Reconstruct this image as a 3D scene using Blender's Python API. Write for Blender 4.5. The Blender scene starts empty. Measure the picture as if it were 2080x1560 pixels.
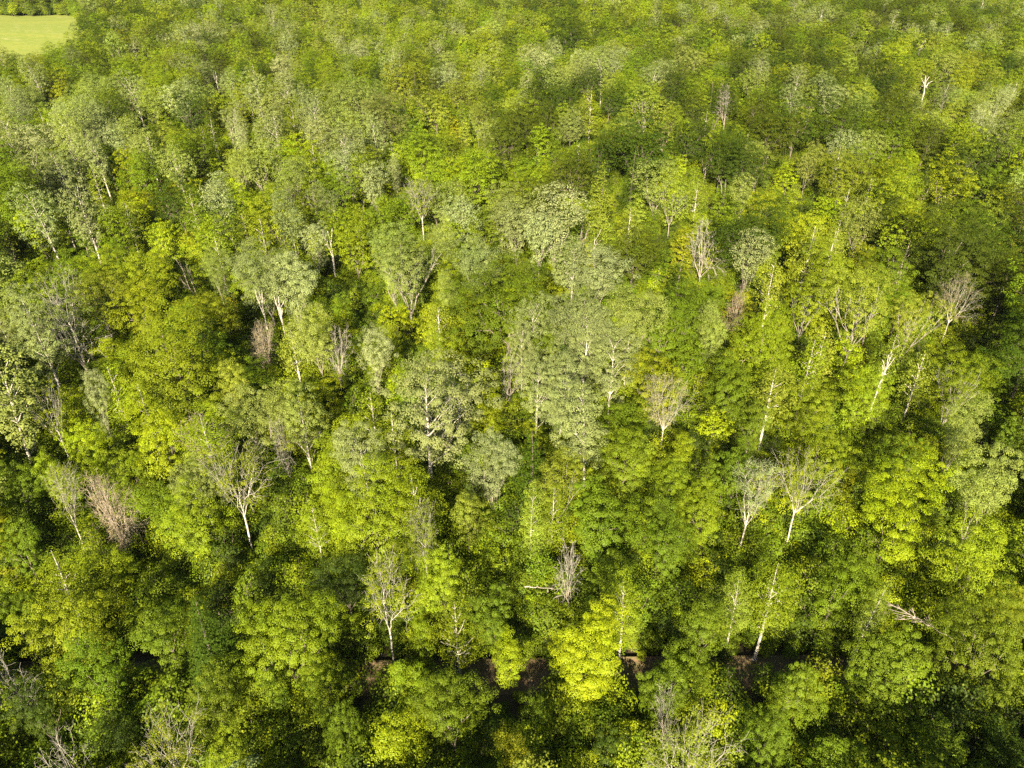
import bpy, math, random, time
import numpy as np
from mathutils import Vector, Matrix

T0 = time.time()
RNG = np.random.default_rng(7)
random.seed(7)
C = bpy.context.scene.collection
sc = bpy.context.scene

# ------------------------------------------------------------------ camera
CAM_H = 60.0
PITCH = math.radians(34.0)
F_PX = 1570.0                       # focal length in pixels of the 2080 px wide photograph
cp, sp = math.cos(PITCH), math.sin(PITCH)
cam_d = bpy.data.cameras.new('camera')
cam_d.sensor_width = 36.0
cam_d.lens = 36.0 * F_PX / 2080.0
cam_d.clip_start = 0.5
cam_d.clip_end = 6000.0
cam = bpy.data.objects.new('camera', cam_d)
C.objects.link(cam)
cam.location = (0, 0, CAM_H)
cam.rotation_euler = (math.radians(90) - PITCH, 0, 0)
sc.camera = cam


def ray(px, py):
    xn = (px - 1040.0) / F_PX
    yn = (780.0 - py) / F_PX
    return np.array([xn, cp + yn * sp, -sp + yn * cp])


def ground_z(x, y):
    fade = np.clip((np.hypot(x, y) - 60.0) / 120.0, 0, 1)
    return fade * (1.3 * np.sin(x * 0.021 + 0.7) * np.cos(y * 0.017 + 0.4) + 0.9 * np.sin(x * 0.05 - y * 0.037))


def at(px, py, z):
    """world point where the sight line through a photo pixel is z metres above the ground"""
    d = ray(px, py)
    zz = z
    for _ in range(4):
        t = (CAM_H - zz) / -d[2]
        p = np.array([0, 0, CAM_H]) + d * t
        zz = z + float(ground_z(p[0], p[1]))
    return p, t


def project(x, y, z):
    dx, dy, dz = x, y, z - CAM_H
    depth = dy * cp - dz * sp
    u = dx / depth
    v = (dy * sp + dz * cp) / depth
    return 1040 + u * F_PX, 780 - v * F_PX, depth


# ------------------------------------------------------------------ materials
def new_mat(name):
    m = bpy.data.materials.new(name)
    m.use_nodes = True
    nt = m.node_tree
    nt.nodes.clear()
    out = nt.nodes.new('ShaderNodeOutputMaterial')
    return m, nt, out


def nd(nt, t, **kw):
    n = nt.nodes.new(t)
    for k, v in kw.items():
        setattr(n, k, v)
    return n


def leaf_material(name, translucency, back_mix, gloss_rough=0.45):
    m, nt, out = new_mat(name)
    L = nt.links
    tint = nd(nt, 'ShaderNodeAttribute', attribute_type='INSTANCER', attribute_name='leaf_tint')
    var = nd(nt, 'ShaderNodeAttribute', attribute_type='GEOMETRY', attribute_name='leaf_var')
    sep = nd(nt, 'ShaderNodeSeparateXYZ')
    L.new(var.outputs['Vector'], sep.inputs[0])
    hsv = nd(nt, 'ShaderNodeHueSaturation')
    mh = nd(nt, 'ShaderNodeMapRange'); mh.inputs[3].default_value = 0.485; mh.inputs[4].default_value = 0.511
    mv = nd(nt, 'ShaderNodeMapRange'); mv.inputs[3].default_value = 0.70; mv.inputs[4].default_value = 1.28
    L.new(sep.outputs[0], mh.inputs[0]); L.new(sep.outputs[1], mv.inputs[0])
    L.new(mh.outputs[0], hsv.inputs['Hue']); L.new(mv.outputs[0], hsv.inputs['Value'])
    L.new(tint.outputs['Color'], hsv.inputs['Color'])
    geo = nd(nt, 'ShaderNodeNewGeometry')
    pale = nd(nt, 'ShaderNodeMixRGB'); pale.inputs[2].default_value = (0.24, 0.27, 0.15, 1)
    mb = nd(nt, 'ShaderNodeMath', operation='MULTIPLY'); mb.inputs[1].default_value = back_mix
    L.new(geo.outputs['Backfacing'], mb.inputs[0])
    L.new(mb.outputs[0], pale.inputs[0]); L.new(hsv.outputs[0], pale.inputs[1])
    dif = nd(nt, 'ShaderNodeBsdfDiffuse')
    L.new(pale.outputs[0], dif.inputs[0])
    tr = nd(nt, 'ShaderNodeBsdfTranslucent')
    warm = nd(nt, 'ShaderNodeMixRGB', blend_type='MULTIPLY'); warm.inputs[0].default_value = 1
    warm.inputs[2].default_value = (1.15, 1.25, 0.55, 1)
    L.new(hsv.outputs[0], warm.inputs[1]); L.new(warm.outputs[0], tr.inputs[0])
    mx = nd(nt, 'ShaderNodeMixShader'); mx.inputs[0].default_value = translucency
    L.new(dif.outputs[0], mx.inputs[1]); L.new(tr.outputs[0], mx.inputs[2])
    gl = nd(nt, 'ShaderNodeBsdfGlossy'); gl.inputs['Roughness'].default_value = gloss_rough
    gl.inputs['Color'].default_value = (0.9, 0.95, 0.85, 1)
    mg = nd(nt, 'ShaderNodeMixShader'); mg.inputs[0].default_value = 0.006
    L.new(mx.outputs[0], mg.inputs[1]); L.new(gl.outputs[0], mg.inputs[2])
    L.new(mg.outputs[0], out.inputs[0])
    return m


def bark_material(name, c1, c2, scale=6.0, dark_bands=0.0):
    m, nt, out = new_mat(name)
    L = nt.links
    tc = nd(nt, 'ShaderNodeTexCoord')
    mp = nd(nt, 'ShaderNodeMapping'); mp.inputs['Scale'].default_value = (1, 1, 0.35 if not dark_bands else 1.6)
    L.new(tc.outputs['Object'], mp.inputs[0])
    no = nd(nt, 'ShaderNodeTexNoise'); no.inputs['Scale'].default_value = scale; no.inputs['Detail'].default_value = 6
    L.new(mp.outputs[0], no.inputs[0])
    cr = nd(nt, 'ShaderNodeValToRGB')
    cr.color_ramp.elements[0].position = 0.36; cr.color_ramp.elements[0].color = (*c2, 1)
    cr.color_ramp.elements[1].position = 0.60 if not dark_bands else 0.48; cr.color_ramp.elements[1].color = (*c1, 1)
    L.new(no.outputs[0], cr.inputs[0])
    b = nd(nt, 'ShaderNodeBsdfPrincipled'); b.inputs['Roughness'].default_value = 0.85
    b.inputs['Specular IOR Level'].default_value = 0.2
    L.new(cr.outputs[0], b.inputs['Base Color'])
    bp = nd(nt, 'ShaderNodeBump'); bp.inputs['Strength'].default_value = 0.5; bp.inputs['Distance'].default_value = 0.03
    L.new(no.outputs[0], bp.inputs['Height']); L.new(bp.outputs[0], b.inputs['Normal'])
    L.new(b.outputs[0], out.inputs[0])
    return m


MAT = {
    'leaf': leaf_material('green_leaf', 0.20, 0.02),
    'leaf_pale': leaf_material('pale_backed_leaf', 0.20, 0.20),
    'leaf_matte': leaf_material('matte_leaf', 0.20, 0.0, 0.6),
    'grey': bark_material('grey_brown_bark', (0.19, 0.155, 0.115), (0.08, 0.065, 0.05)),
    'dark': bark_material('dark_bark', (0.15, 0.12, 0.09), (0.06, 0.05, 0.04)),
    'white': bark_material('white_bark', (0.46, 0.41, 0.34), (0.17, 0.145, 0.11), 3.0, 1),
    'pale': bark_material('pale_grey_bark', (0.27, 0.235, 0.19), (0.13, 0.11, 0.085)),
    'dead': bark_material('bleached_dead_wood', (0.36, 0.30, 0.245), (0.18, 0.145, 0.115)),
    'twig': bark_material('grey_twigs', (0.36, 0.325, 0.27), (0.21, 0.185, 0.15)),
    'brown': bark_material('brown_twigs', (0.36, 0.29, 0.22), (0.21, 0.165, 0.12)),
}

# ------------------------------------------------------------------ mesh building
def mesh_from(name, co, quads, tris=None, mats=(), mat_idx=None, smooth=False, leaf_var=None):
    me = bpy.data.meshes.new(name)
    nq = len(quads); ntr = 0 if tris is None else len(tris)
    me.vertices.add(len(co)); me.vertices.foreach_set('co', np.asarray(co, np.float32).ravel())
    loops = quads.ravel() if ntr == 0 else np.concatenate([quads.ravel(), tris.ravel()])
    me.loops.add(len(loops)); me.loops.foreach_set('vertex_index', loops.astype(np.int32))
    me.polygons.add(nq + ntr)
    starts = np.concatenate([np.arange(nq) * 4, nq * 4 + np.arange(ntr) * 3]).astype(np.int32)
    me.polygons.foreach_set('loop_start', starts)
    if mat_idx is not None:
        me.polygons.foreach_set('material_index', np.asarray(mat_idx, np.int32))
    if smooth:
        me.polygons.foreach_set('use_smooth', np.ones(nq + ntr, bool) if smooth is True else np.asarray(smooth, bool))
    for m in mats:
        me.materials.append(m)
    if leaf_var is not None:
        a = me.attributes.new('leaf_var', 'FLOAT_VECTOR', 'FACE')
        a.data.foreach_set('vector', np.asarray(leaf_var, np.float32).ravel())
    me.update(calc_edges=True)
    return me


def tubes(p0, p1, r0, r1, sides):
    """tapered open prisms along many segments at once"""
    n = len(p0)
    if n == 0:
        return np.zeros((0, 3)), np.zeros((0, 4), int)
    d = p1 - p0
    ln = np.linalg.norm(d, axis=1, keepdims=True); ln[ln < 1e-6] = 1e-6
    d = d / ln
    ref = np.where(np.abs(d[:, 2:3]) > 0.9, np.array([[1.0, 0, 0]]), np.array([[0, 0, 1.0]]))
    u = np.cross(d, ref); u /= np.linalg.norm(u, axis=1, keepdims=True)
    v = np.cross(d, u)
    a = np.arange(sides) * 2 * math.pi / sides
    ca, sa = np.cos(a), np.sin(a)
    ring = u[:, None, :] * ca[None, :, None] + v[:, None, :] * sa[None, :, None]
    e = d * (np.minimum(r0, r1)[:, None] * 0.3)
    A = (p0 - e)[:, None, :] + ring * r0[:, None, None]
    B = (p1 + e)[:, None, :] + ring * r1[:, None, None]
    co = np.concatenate([A, B], axis=1).reshape(-1, 3)
    i = np.arange(sides); j = (i + 1) % sides
    q = np.stack([i, j, j + sides, i + sides], 1)
    quads = (np.arange(n)[:, None, None] * 2 * sides + q[None]).reshape(-1, 4)
    return co, quads


class Skel:
    """branch skeleton: nodes with a parent; radii follow from the twigs each node carries"""
    def __init__(self, rng):
        self.p = []; self.par = []; self.limb = []; self.rng = rng; self.rmin = []

    def add(self, p, par, limb, rmin=0.0):
        self.p.append(np.asarray(p, float)); self.par.append(par); self.limb.append(limb); self.rmin.append(rmin)
        return len(self.p) - 1

    def grow(self, node, tips, limb, wiggle=0.07, arch=0.05):
        rng = self.rng
        stack = [(node, tips, limb, 0)]
        while stack:
            nidx, T, lb, lev = stack.pop()
            P = self.p[nidx]
            if len(T) == 1:
                v = T[0] - P; L = np.linalg.norm(v)
                cur = nidx
                if L > 0.8:
                    mid = P + v * 0.5 + rng.normal(0, 0.06 * L, 3); mid[2] += 0.03 * L
                    cur = self.add(mid, cur, lb)
                self.add(T[0], cur, lb)
                continue
            c = T.mean(0); v = c - P; L = np.linalg.norm(v)
            near = np.linalg.norm(T - P, axis=1).min()
            step = min(L * rng.uniform(0.36, 0.52), near * 0.9)
            node2 = P + v / max(L, 1e-6) * step + rng.normal(0, wiggle * step, 3)
            node2[2] -= arch * step * (1 if lev > 0 else 0)
            cur = nidx
            if step > 2.2:
                m = P + (node2 - P) * 0.5 + rng.normal(0, 0.05 * step, 3)
                cur = self.add(m, cur, lb)
            cur = self.add(node2, cur, lb)
            D = T - node2
            D = D / (np.linalg.norm(D, axis=1, keepdims=True) + 1e-6)
            Dc = D - D.mean(0)
            cov = Dc.T @ Dc + np.eye(3) * 1e-6
            w, V = np.linalg.eigh(cov)
            s = Dc @ (V[:, 2] + rng.normal(0, 0.25, 3))
            th = np.quantile(s, rng.uniform(0.38, 0.62))
            a = s <= th
            if a.all() or not a.any():
                a = np.arange(len(T)) % 2 == 0
            stack.append((cur, T[a], lb, lev + 1)); stack.append((cur, T[~a], lb, lev + 1))

    def finish(self, r_tip, expo):
        n = len(self.p)
        P = np.array(self.p); par = np.array(self.par); rm = np.array(self.rmin)
        acc = np.zeros(n)
        for i in range(n - 1, -1, -1):
            if acc[i] == 0:
                acc[i] = r_tip ** expo
            acc[i] = max(acc[i], rm[i] ** expo)
            if par[i] >= 0:
                acc[par[i]] += acc[i] if not (rm[i] > 0) else 0
                if rm[i] > 0:
                    acc[par[i]] = max(acc[par[i]], acc[i])
        return P, par, acc ** (1 / expo), np.array(self.limb)


def lobed_points(rng, n, prof, R, z0, z1, shell, lobes, lobe_amp, spacing):
    """tips scattered through a lobed crown volume, thinned to a minimum spacing"""
    lo = rng.normal(0, 1, (lobes, 3)); lo[:, 2] = lo[:, 2] * 0.6 + 0.25
    lo /= np.linalg.norm(lo, axis=1, keepdims=True)
    pts = []
    m = n * 14
    t = rng.random(m) ** 0.9
    th = rng.random(m) * 2 * math.pi
    pr = np.array([prof(x) for x in t])
    keep = rng.random(m) < (0.15 + pr) / 1.15
    t, th, pr = t[keep], th[keep], pr[keep]
    d = np.stack([pr * np.cos(th), pr * np.sin(th), (t - 0.4) * 1.6], 1)
    dn = d / (np.linalg.norm(d, axis=1, keepdims=True) + 1e-6)
    mx = (dn @ lo.T).max(1)
    lw = rng.uniform(0.6, 1.28, lobes)[(dn @ lo.T).argmax(1)]
    f = (1 - lobe_amp + lobe_amp * np.clip((mx - 0.76) / 0.22, 0, 1) ** 0.8) * lw
    rr = rng.random(len(t)) ** shell
    rad = pr * R * f * rr
    zc = z0 + 0.35 * (z1 - z0)
    z = zc + (z0 + (z1 - z0) * t - zc) * (0.55 + 0.45 * np.minimum(f, 1.12))
    cand = np.stack([rad * np.cos(th), rad * np.sin(th), z], 1)
    out = np.zeros((0, 3))
    for c in cand:
        if len(out) and ((out - c) ** 2).sum(1).min() < spacing ** 2:
            continue
        out = np.vstack([out, c])
        if len(out) >= n:
            break
    out[:, 0] *= rng.uniform(0.85, 1.15); out[:, 1] *= rng.uniform(0.85, 1.15)
    out[:, :2] += rng.normal(0, 0.06 * R, 2)
    return out


def leaves_at(rng, tips, centre, per, rc, flat, size, up=0.75, outw=0.5, droop=0.0, aspect=0.72):
    nt = len(tips)
    cnt = np.maximum(1, rng.poisson(per, nt))
    idx = np.repeat(np.arange(nt), cnt)
    n = len(idx)
    off = rng.normal(0, 1, (n, 3)); off /= np.linalg.norm(off, axis=1, keepdims=True)
    up_half = rng.random(n) < 0.82
    off[up_half, 2] = np.abs(off[up_half, 2])
    off *= (rng.random((n, 1)) ** 0.22) * rc
    rcv = rng.uniform(0.55, 1.45, (nt, 1))[idx]
    off *= rcv
    off[:, 2] *= flat
    p = tips[idx] + off
    p[:, 2] -= 0.25 * rc * flat
    p[:, 2] -= droop * (off[:, 0] ** 2 + off[:, 1] ** 2) / rc
    o = tips - centre; o /= np.linalg.norm(o, axis=1, keepdims=True) + 1e-6
    nrm = rng.normal(0, 0.30, (n, 3)) + o[idx] * outw + off / rc * 0.75
    nrm[:, 2] += up
    nrm /= np.linalg.norm(nrm, axis=1, keepdims=True)
    a = rng.normal(0, 1, (n, 3)); u = np.cross(nrm, a); u /= np.linalg.norm(u, axis=1, keepdims=True)
    v = np.cross(nrm, u)
    s = (size * rng.uniform(0.65, 1.35, n))[:, None]
    w = s * aspect * 0.5
    co = np.stack([p - u * s * 0.5, p + v * w - u * s * 0.05, p + u * s * 0.5, p - v * w - u * s * 0.05], 1).reshape(-1, 3)
    quads = np.arange(n * 4).reshape(-1, 4)
    cl = rng.random((nt, 2))
    var = np.stack([0.5 * cl[idx, 0] + 0.5 * rng.random(n), 0.45 * cl[idx, 1] + 0.55 * rng.random(n), rng.random(n)], 1)
    return co, quads, var


# ------------------------------------------------------------------ tree kinds
def p_round(t): return math.sqrt(max(0, 1 - ((t - 0.42) / 0.58) ** 2)) if t > 0.42 else 0.45 + 0.55 * math.sqrt(max(0, 1 - ((0.42 - t) / 0.42) ** 2))
def p_dome(t): return math.sqrt(max(0, 1 - t ** 2.2)) * (0.75 + 0.25 * min(1, t * 4))
def p_ovate(t): return (0.35 + 0.65 * math.sin(min(1, t / 0.45) * math.pi / 2)) * (1 if t < 0.45 else math.sqrt(max(0, 1 - ((t - 0.45) / 0.55) ** 2.2)))
def p_vase(t): return (0.30 + 0.70 * min(1, t / 0.7)) if t < 0.7 else math.sqrt(max(0, 1 - ((t - 0.7) / 0.3) ** 2 * 0.92))
def p_cone(t): return max(0.05, (1 - t) ** 0.8)
def p_slim(t): return (0.4 + 0.6 * math.sin(min(1, t / 0.4) * math.pi / 2)) * (1 if t < 0.4 else max(0, 1 - ((t - 0.4) / 0.6) ** 1.6))

# H height, R crown radius, cb crown base fraction, n tips, per leaves/tip, rc cluster radius, ls leaf size
KIND = {
    'M': dict(H=16.0, R=5.3, cb=.32, prof=p_round, n=165, sp=1.06, per=135, rc=.70, flat=.52, ls=.145, bark='grey', leaf='leaf', shell=.36, lobes=8, amp=.62),
    'L': dict(H=18.0, R=7.3, cb=.32, prof=p_round, n=320, sp=1.14, per=135, rc=.76, flat=.52, ls=.15, bark='grey', leaf='leaf', shell=.32, lobes=14, amp=.56),
    'O': dict(H=17.0, R=6.3, cb=.40, prof=p_dome, n=240, sp=1.04, per=130, rc=.70, flat=.58, ls=.14, bark='dark', leaf='leaf_matte', shell=.30, lobes=16, amp=.44),
    'P': dict(H=18.5, R=3.8, cb=.32, prof=p_ovate, n=190, sp=.80, per=105, rc=.56, flat=.80, ls=.135, bark='white', leaf='leaf_pale', shell=.36, lobes=10, amp=.58, lead=.86, slope=1.1),
    'S': dict(H=16.5, R=4.4, cb=.28, prof=p_vase, n=170, sp=.92, per=115, rc=.68, flat=.80, ls=.135, bark='pale', leaf='leaf_pale', shell=.38, lobes=9, amp=.60),
    'V': dict(H=17.0, R=5.4, cb=.32, prof=p_vase, n=200, sp=.98, per=85, rc=.60, flat=.65, ls=.14, bark='pale', leaf='leaf', shell=.40, lobes=10, amp=.58),
    'Y': dict(H=17.0, R=4.2, cb=.12, prof=p_ovate, n=190, sp=1.0, per=165, rc=.64, flat=.50, ls=.125, bark='grey', leaf='leaf', shell=.42, lobes=8, amp=.82),
    'B': dict(H=16.0, R=2.8, cb=.24, prof=p_slim, n=180, sp=.60, per=46, rc=.54, flat=.80, ls=.13, bark='white', leaf='leaf', shell=.55, lobes=9, amp=.48, lead=.95, slope=.7),
    'D': dict(H=17.0, R=4.3, cb=.46, prof=p_round, n=110, sp=.92, per=75, rc=.62, flat=.75, ls=.13, bark='white', leaf='leaf', shell=.36, lobes=7, amp=.62, twigs=2, leafy=.62),
    'N': dict(H=15.0, R=3.5, cb=.30, prof=p_round, n=62, sp=.95, per=8, rc=.45, flat=.8, ls=.13, bark='dead', leaf='leaf', shell=.40, lobes=7, amp=.55, twigs=5, leafy=.25),
    'K': dict(H=14.0, R=3.2, cb=.26, prof=p_round, n=150, sp=.66, per=22, rc=.48, flat=.8, ls=.12, bark='brown', leaf='leaf_matte', shell=.40, lobes=10, amp=.42, twigs=4, leafy=.9),
    'G': dict(H=11.5, R=1.5, cb=.55, prof=p_vase, n=9, sp=.7, per=0, rc=.3, flat=1, ls=.1, bark='white', leaf='leaf', shell=.5, lobes=4, amp=.2, rt=.055),
    'C': dict(H=17.5, R=3.0, cb=.15, prof=p_cone, n=300, sp=.55, per=50, rc=.55, flat=.40, ls=.14, bark='dark', leaf='leaf_matte', shell=.45, lobes=20, amp=.30, lead=.98, slope=-.05),
    'T': dict(H=10.5, R=3.4, cb=.22, prof=p_round, n=105, sp=.88, per=125, rc=.62, flat=.52, ls=.135, bark='grey', leaf='leaf', shell=.40, lobes=7, amp=.60),
}


def build_skeleton(kind, seed):
    k = KIND[kind]
    rng = np.random.default_rng(seed * 101 + ord(kind))
    H, R = k['H'], k['R']
    z0 = H * k['cb']
    prof, lobes = k['prof'], k['lobes']
    if kind in 'MLT':
        prof = (p_round, p_dome, p_dome, p_round, p_ovate, p_dome)[seed % 6]
        lobes = int(lobes * rng.uniform(0.7, 1.35))
    tips = lobed_points(rng, k['n'], prof, R, z0, H - 0.25, k['shell'], lobes, k['amp'], k['sp'])
    far_out = rng.random(len(tips)) < 0.07
    tips[far_out, :2] *= rng.uniform(1.1, 1.35, (far_out.sum(), 1)) if kind != 'G' else 1.0
    lean = rng.normal(0, 0.6, 2)
    tips[:, :2] += lean * (tips[:, 2:3] / H) ** 1.5
    S = Skel(rng)
    rt = k.get('rt', 0.017)
    if 'lead' in k:
        top = H * k['lead']
        zs = np.arange(0, top, 0.9)
        prev = -1; trunk = []
        base_r = 0.012 * H
        for z in zs:
            wob = np.array([math.sin(z * 0.35 + seed), math.cos(z * 0.29 + 2 * seed)]) * 0.10 * (z / H)
            xy = lean * (z / H) ** 1.5 + wob
            prev = S.add([xy[0], xy[1], z], prev, 0, max(0.02, base_r * (1 - z / top) ** 0.8 * (1.35 if z == 0 else 1)))
            trunk.append(prev)
        tz = np.array([S.p[i][2] for i in trunk])
        rho = np.hypot(tips[:, 0], tips[:, 1])
        za = np.clip(tips[:, 2] - rho * k['slope'] - rng.random(len(tips)) * 0.6, z0 * 0.8, top - 0.9)
        zb = (za / (1.7 if kind != 'C' else 1.0)).astype(int)
        az = np.arctan2(tips[:, 1], tips[:, 0])
        nsec = 4 if kind != 'C' else 6
        ab = ((az + math.pi + zb * 1.1) / (2 * math.pi) * nsec).astype(int) % nsec
        lid = 0
        for b in sorted(set(zip(zb, ab))):
            sel = (zb == b[0]) & (ab == b[1])
            T = tips[sel]
            zz = za[sel].mean()
            ti = trunk[int(np.abs(tz - zz).argmin())]
            lid += 1
            S.grow(ti, T, lid, arch=0.08)
    else:
        bole = z0 * rng.uniform(0.75, 1.0)
        prev = -1
        nseg = 4
        for i in range(nseg + 1):
            z = bole * i / nseg
            xy = lean * (z / H) ** 1.5 + rng.normal(0, 0.05, 2) * (i > 0)
            prev = S.add([xy[0], xy[1], z], prev, 0)
        # first forks: three to five main limbs leaving at slightly different heights
        nl = rng.integers(3, 6) if len(tips) > 12 else 2
        az = np.arctan2(tips[:, 1] - tips[:, 1].mean(), tips[:, 0] - tips[:, 0].mean()) + rng.random() * 6
        sec = ((az % (2 * math.pi)) / (2 * math.pi) * nl).astype(int)
        # central leader takes the tips near the axis
        rho = np.hypot(tips[:, 0], tips[:, 1])
        sec[(rho < 0.38 * R) & (len(tips) > 12)] = nl
        lid = 0
        cur = prev
        for s in range(nl + 1):
            T = tips[sec == s]
            if len(T) == 0:
                continue
            lid += 1
            if s < nl and s > 0 and rng.random() < 0.6 and kind not in 'VSDN':
                b = np.array(S.p[cur]); b[2] += rng.uniform(0.5, 1.2); b[:2] += rng.normal(0, 0.1, 2)
                cur = S.add(b, cur, 0)
            S.grow(cur, T, lid)
    if k.get('twigs'):
        base_n = [i for i in range(len(S.p)) if i not in set(S.par)]
        cen = np.array([0, 0, z0 + 0.35 * (H - z0)])
        for i in base_n:
            p = S.p[i]
            o = p - cen; o /= np.linalg.norm(o) + 1e-6
            for _ in range(k['twigs']):
                d = o * 0.8 + rng.normal(0, 0.5, 3); d /= np.linalg.norm(d)
                L = rng.uniform(0.5, 1.15)
                a = S.add(p + d * L * 0.55, i, S.limb[i])
                d2 = d + rng.normal(0, 0.35, 3)
                S.add(p + d * L * 0.55 + d2 / np.linalg.norm(d2) * L * 0.5, a, S.limb[i])
    expo = 2.35 if not k.get('twigs') else 2.2 if kind == 'D' else 2.34
    P, par, r, limb = S.finish(rt if not k.get('twigs') else 0.010, expo)
    # root flare
    r[0] *= 1.3
    return dict(tips=tips, P=P, par=par, r=r, limb=limb, z0=z0, rng=rng)


def wood_arrays(sk, sel=None, rcut=0.0):
    P, par, r, limb = sk['P'], sk['par'], sk['r'], sk['limb']
    e = np.where(par >= 0)[0]
    if sel is not None:
        e = e[sel(limb[e])]
    e = e[r[e] >= rcut]
    thick = r[e] > 0.05
    cos, qs, base, mi = [], [], 0, []
    for mask, sides in ((thick, 7), (~thick, 3)):
        ee = e[mask]
        r0 = np.minimum(r[par[ee]], r[ee] * 1.7)
        co, q = tubes(P[par[ee]], P[ee], r0, r[ee] * 0.92, sides)
        cos.append(co); qs.append(q + base); base += len(co); mi.append(np.repeat((r[ee] < 0.034).astype(int), sides))
    sk['mi'] = np.concatenate(mi)
    return np.concatenate(cos), np.concatenate(qs).astype(int)


def crown_arrays(kind, sk, lod):
    k = KIND[kind]
    rng = np.random.default_rng(int(len(sk['P'])) * 7 + lod)
    tips = sk['tips']
    if k['per'] == 0:
        return None
    if k.get('leafy'):
        # leaves survive in patches
        s = rng.normal(0, 1, 3)
        f = tips @ s / (np.linalg.norm(s) * k['R']) + rng.normal(0, .8, len(tips))
        tips = tips[f <= np.quantile(f, k['leafy'])]
    per, rc, ls = k['per'], k['rc'], k['ls']
    if lod == 0:
        per, ls = per * 1.12, ls * 0.94
    elif lod == 1:
        per, ls = per * 0.42, ls * 1.5
    elif lod == 2:
        n = max(12, int(len(tips) * 0.7))
        tips = tips[rng.permutation(len(tips))[:n]]
        per, ls, rc = max(1.2, per * 0.26), ls * 2.2, rc * 1.2
    c = np.array([0, 0, sk['z0'] + 0.3 * (k['H'] - sk['z0'])])
    return leaves_at(rng, tips, c, per, rc, k['flat'], ls, droop=0.25 if kind in 'MLOC' else 0.05,
                     up=0.75 if kind != 'P' else 0.45)


SK = {}
def skel(kind, seed):
    if (kind, seed) not in SK:
        SK[kind, seed] = build_skeleton(kind, seed)
    return SK[kind, seed]

MESH = {}
def wood_mats(kind):
    b = KIND[kind]['bark']
    return [MAT[b], MAT['twig' if b in ('white', 'dead', 'pale') else b]]

def wood_mesh(kind, seed, lod):
    key = ('w', kind, seed, lod)
    if key not in MESH:
        co, q = wood_arrays(skel(kind, seed), None, 0.0 if KIND[kind].get('twigs') or kind == 'G' else 0.030 if kind in 'PB' else 0.024 if kind == 'V' else 0.042)
        MESH[key] = mesh_from('trunk', co, q, mats=wood_mats(kind), mat_idx=skel(kind, seed)['mi'], smooth=True)
    return MESH[key]

def limb_meshes(kind, seed):
    """trunk and main limbs as separate meshes, for the trees whose pale wood shows"""
    key = ('l', kind, seed)
    if key not in MESH:
        sk = skel(kind, seed)
        ids = sorted(set(sk['limb']) - {0})
        weight = {i: sk['r'][sk['limb'] == i].max() for i in ids}
        big = sorted(ids, key=lambda i: -weight[i])[:6]
        bm = wood_mats(kind)
        rc_ = {'P': 0.026, 'B': 0.026, 'V': 0.022}.get(kind, 0.0)
        co, q = wood_arrays(sk, lambda l: ~np.isin(l, big), rc_)
        out = [('trunk', mesh_from('trunk', co, q, mats=bm, mat_idx=sk['mi'], smooth=True))]
        for i in big:
            co, q = wood_arrays(sk, lambda l, i=i: l == i, rc_)
            out.append(('limb', mesh_from('limb', co, q, mats=bm, mat_idx=sk['mi'], smooth=True)))
        MESH[key] = out
    return MESH[key]

def crown_mesh(kind, seed, lod):
    key = ('c', kind, seed, lod)
    if key not in MESH:
        a = crown_arrays(kind, skel(kind, seed), lod)
        MESH[key] = None if a is None else mesh_from('crown', a[0], a[1], mats=[MAT[KIND[kind]['leaf']]], leaf_var=a[2])
    return MESH[key]

def whole_mesh(kind, seed, lod=2):
    sk = skel(kind, seed)
    co, q = wood_arrays(sk, None, 0.03)
    a = crown_arrays(kind, sk, lod)
    nv = len(co); nq = len(q)
    if a is None:
        return mesh_from('far_tree', co, q, mats=[MAT[KIND[kind]['bark']]])
    co2 = np.concatenate([co, a[0]]); q2 = np.concatenate([q, a[1] + nv])
    var = np.concatenate([np.full((nq, 3), .5), a[2]])
    mi = np.concatenate([np.zeros(nq, int), np.ones(len(a[1]), int)])
    return mesh_from('far_tree', co2, q2, mats=[MAT[KIND[kind]['bark']], MAT[KIND[kind]['leaf']]], mat_idx=mi, leaf_var=var)


# ------------------------------------------------------------------ palette (real leaf colours)
TINT = {
    'yg': (.150, .194, .005), 'mg': (.100, .146, .005), 'dg': (.040, .064, .003), 'ol': (.135, .160, .010),
    'sv': (.235, .268, .088), 'gg': (.146, .174, .038), 'gd': (.176, .198, .005), 'lm': (.200, .250, .002),
    'pk': (.190, .165, .075), 'ru': (.165, .085, .030), 'pl': (.178, .218, .018), 'bd': (.053, .070, .004),
}
TWORD = {'yg': 'yellow-green', 'mg': 'mid-green', 'dg': 'dark green', 'ol': 'olive green', 'sv': 'silvery', 'gg': 'grey-green',
         'gd': 'golden green', 'lm': 'bright lime-yellow', 'pk': 'pinkish-brown', 'ru': 'rusty brown', 'pl': 'pale green', 'bd': 'brownish dark green'}
KNAME = {'Y': 'broadleaf_tree', 'M': 'broadleaf_tree', 'L': 'broadleaf_tree', 'O': 'broadleaf_tree', 'V': 'broadleaf_tree', 'S': 'broadleaf_tree', 'T': 'young_tree',
         'P': 'poplar_tree', 'B': 'birch_tree', 'D': 'dying_tree', 'N': 'dead_tree', 'K': 'twiggy_tree', 'G': 'tree_snag', 'C': 'conifer_tree'}
KWORD = {'Y': 'tall drooping tree', 'M': 'round-crowned tree', 'L': 'big broad tree', 'O': 'dome-shaped tree', 'V': 'vase-shaped tree', 'S': 'upswept tree', 'T': 'small young tree',
         'P': 'white-trunked poplar', 'B': 'slim birch', 'D': 'thinning tree with bare limbs', 'N': 'bare tree', 'K': 'twiggy tree', 'G': 'bleached snag', 'C': 'conifer'}
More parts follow.
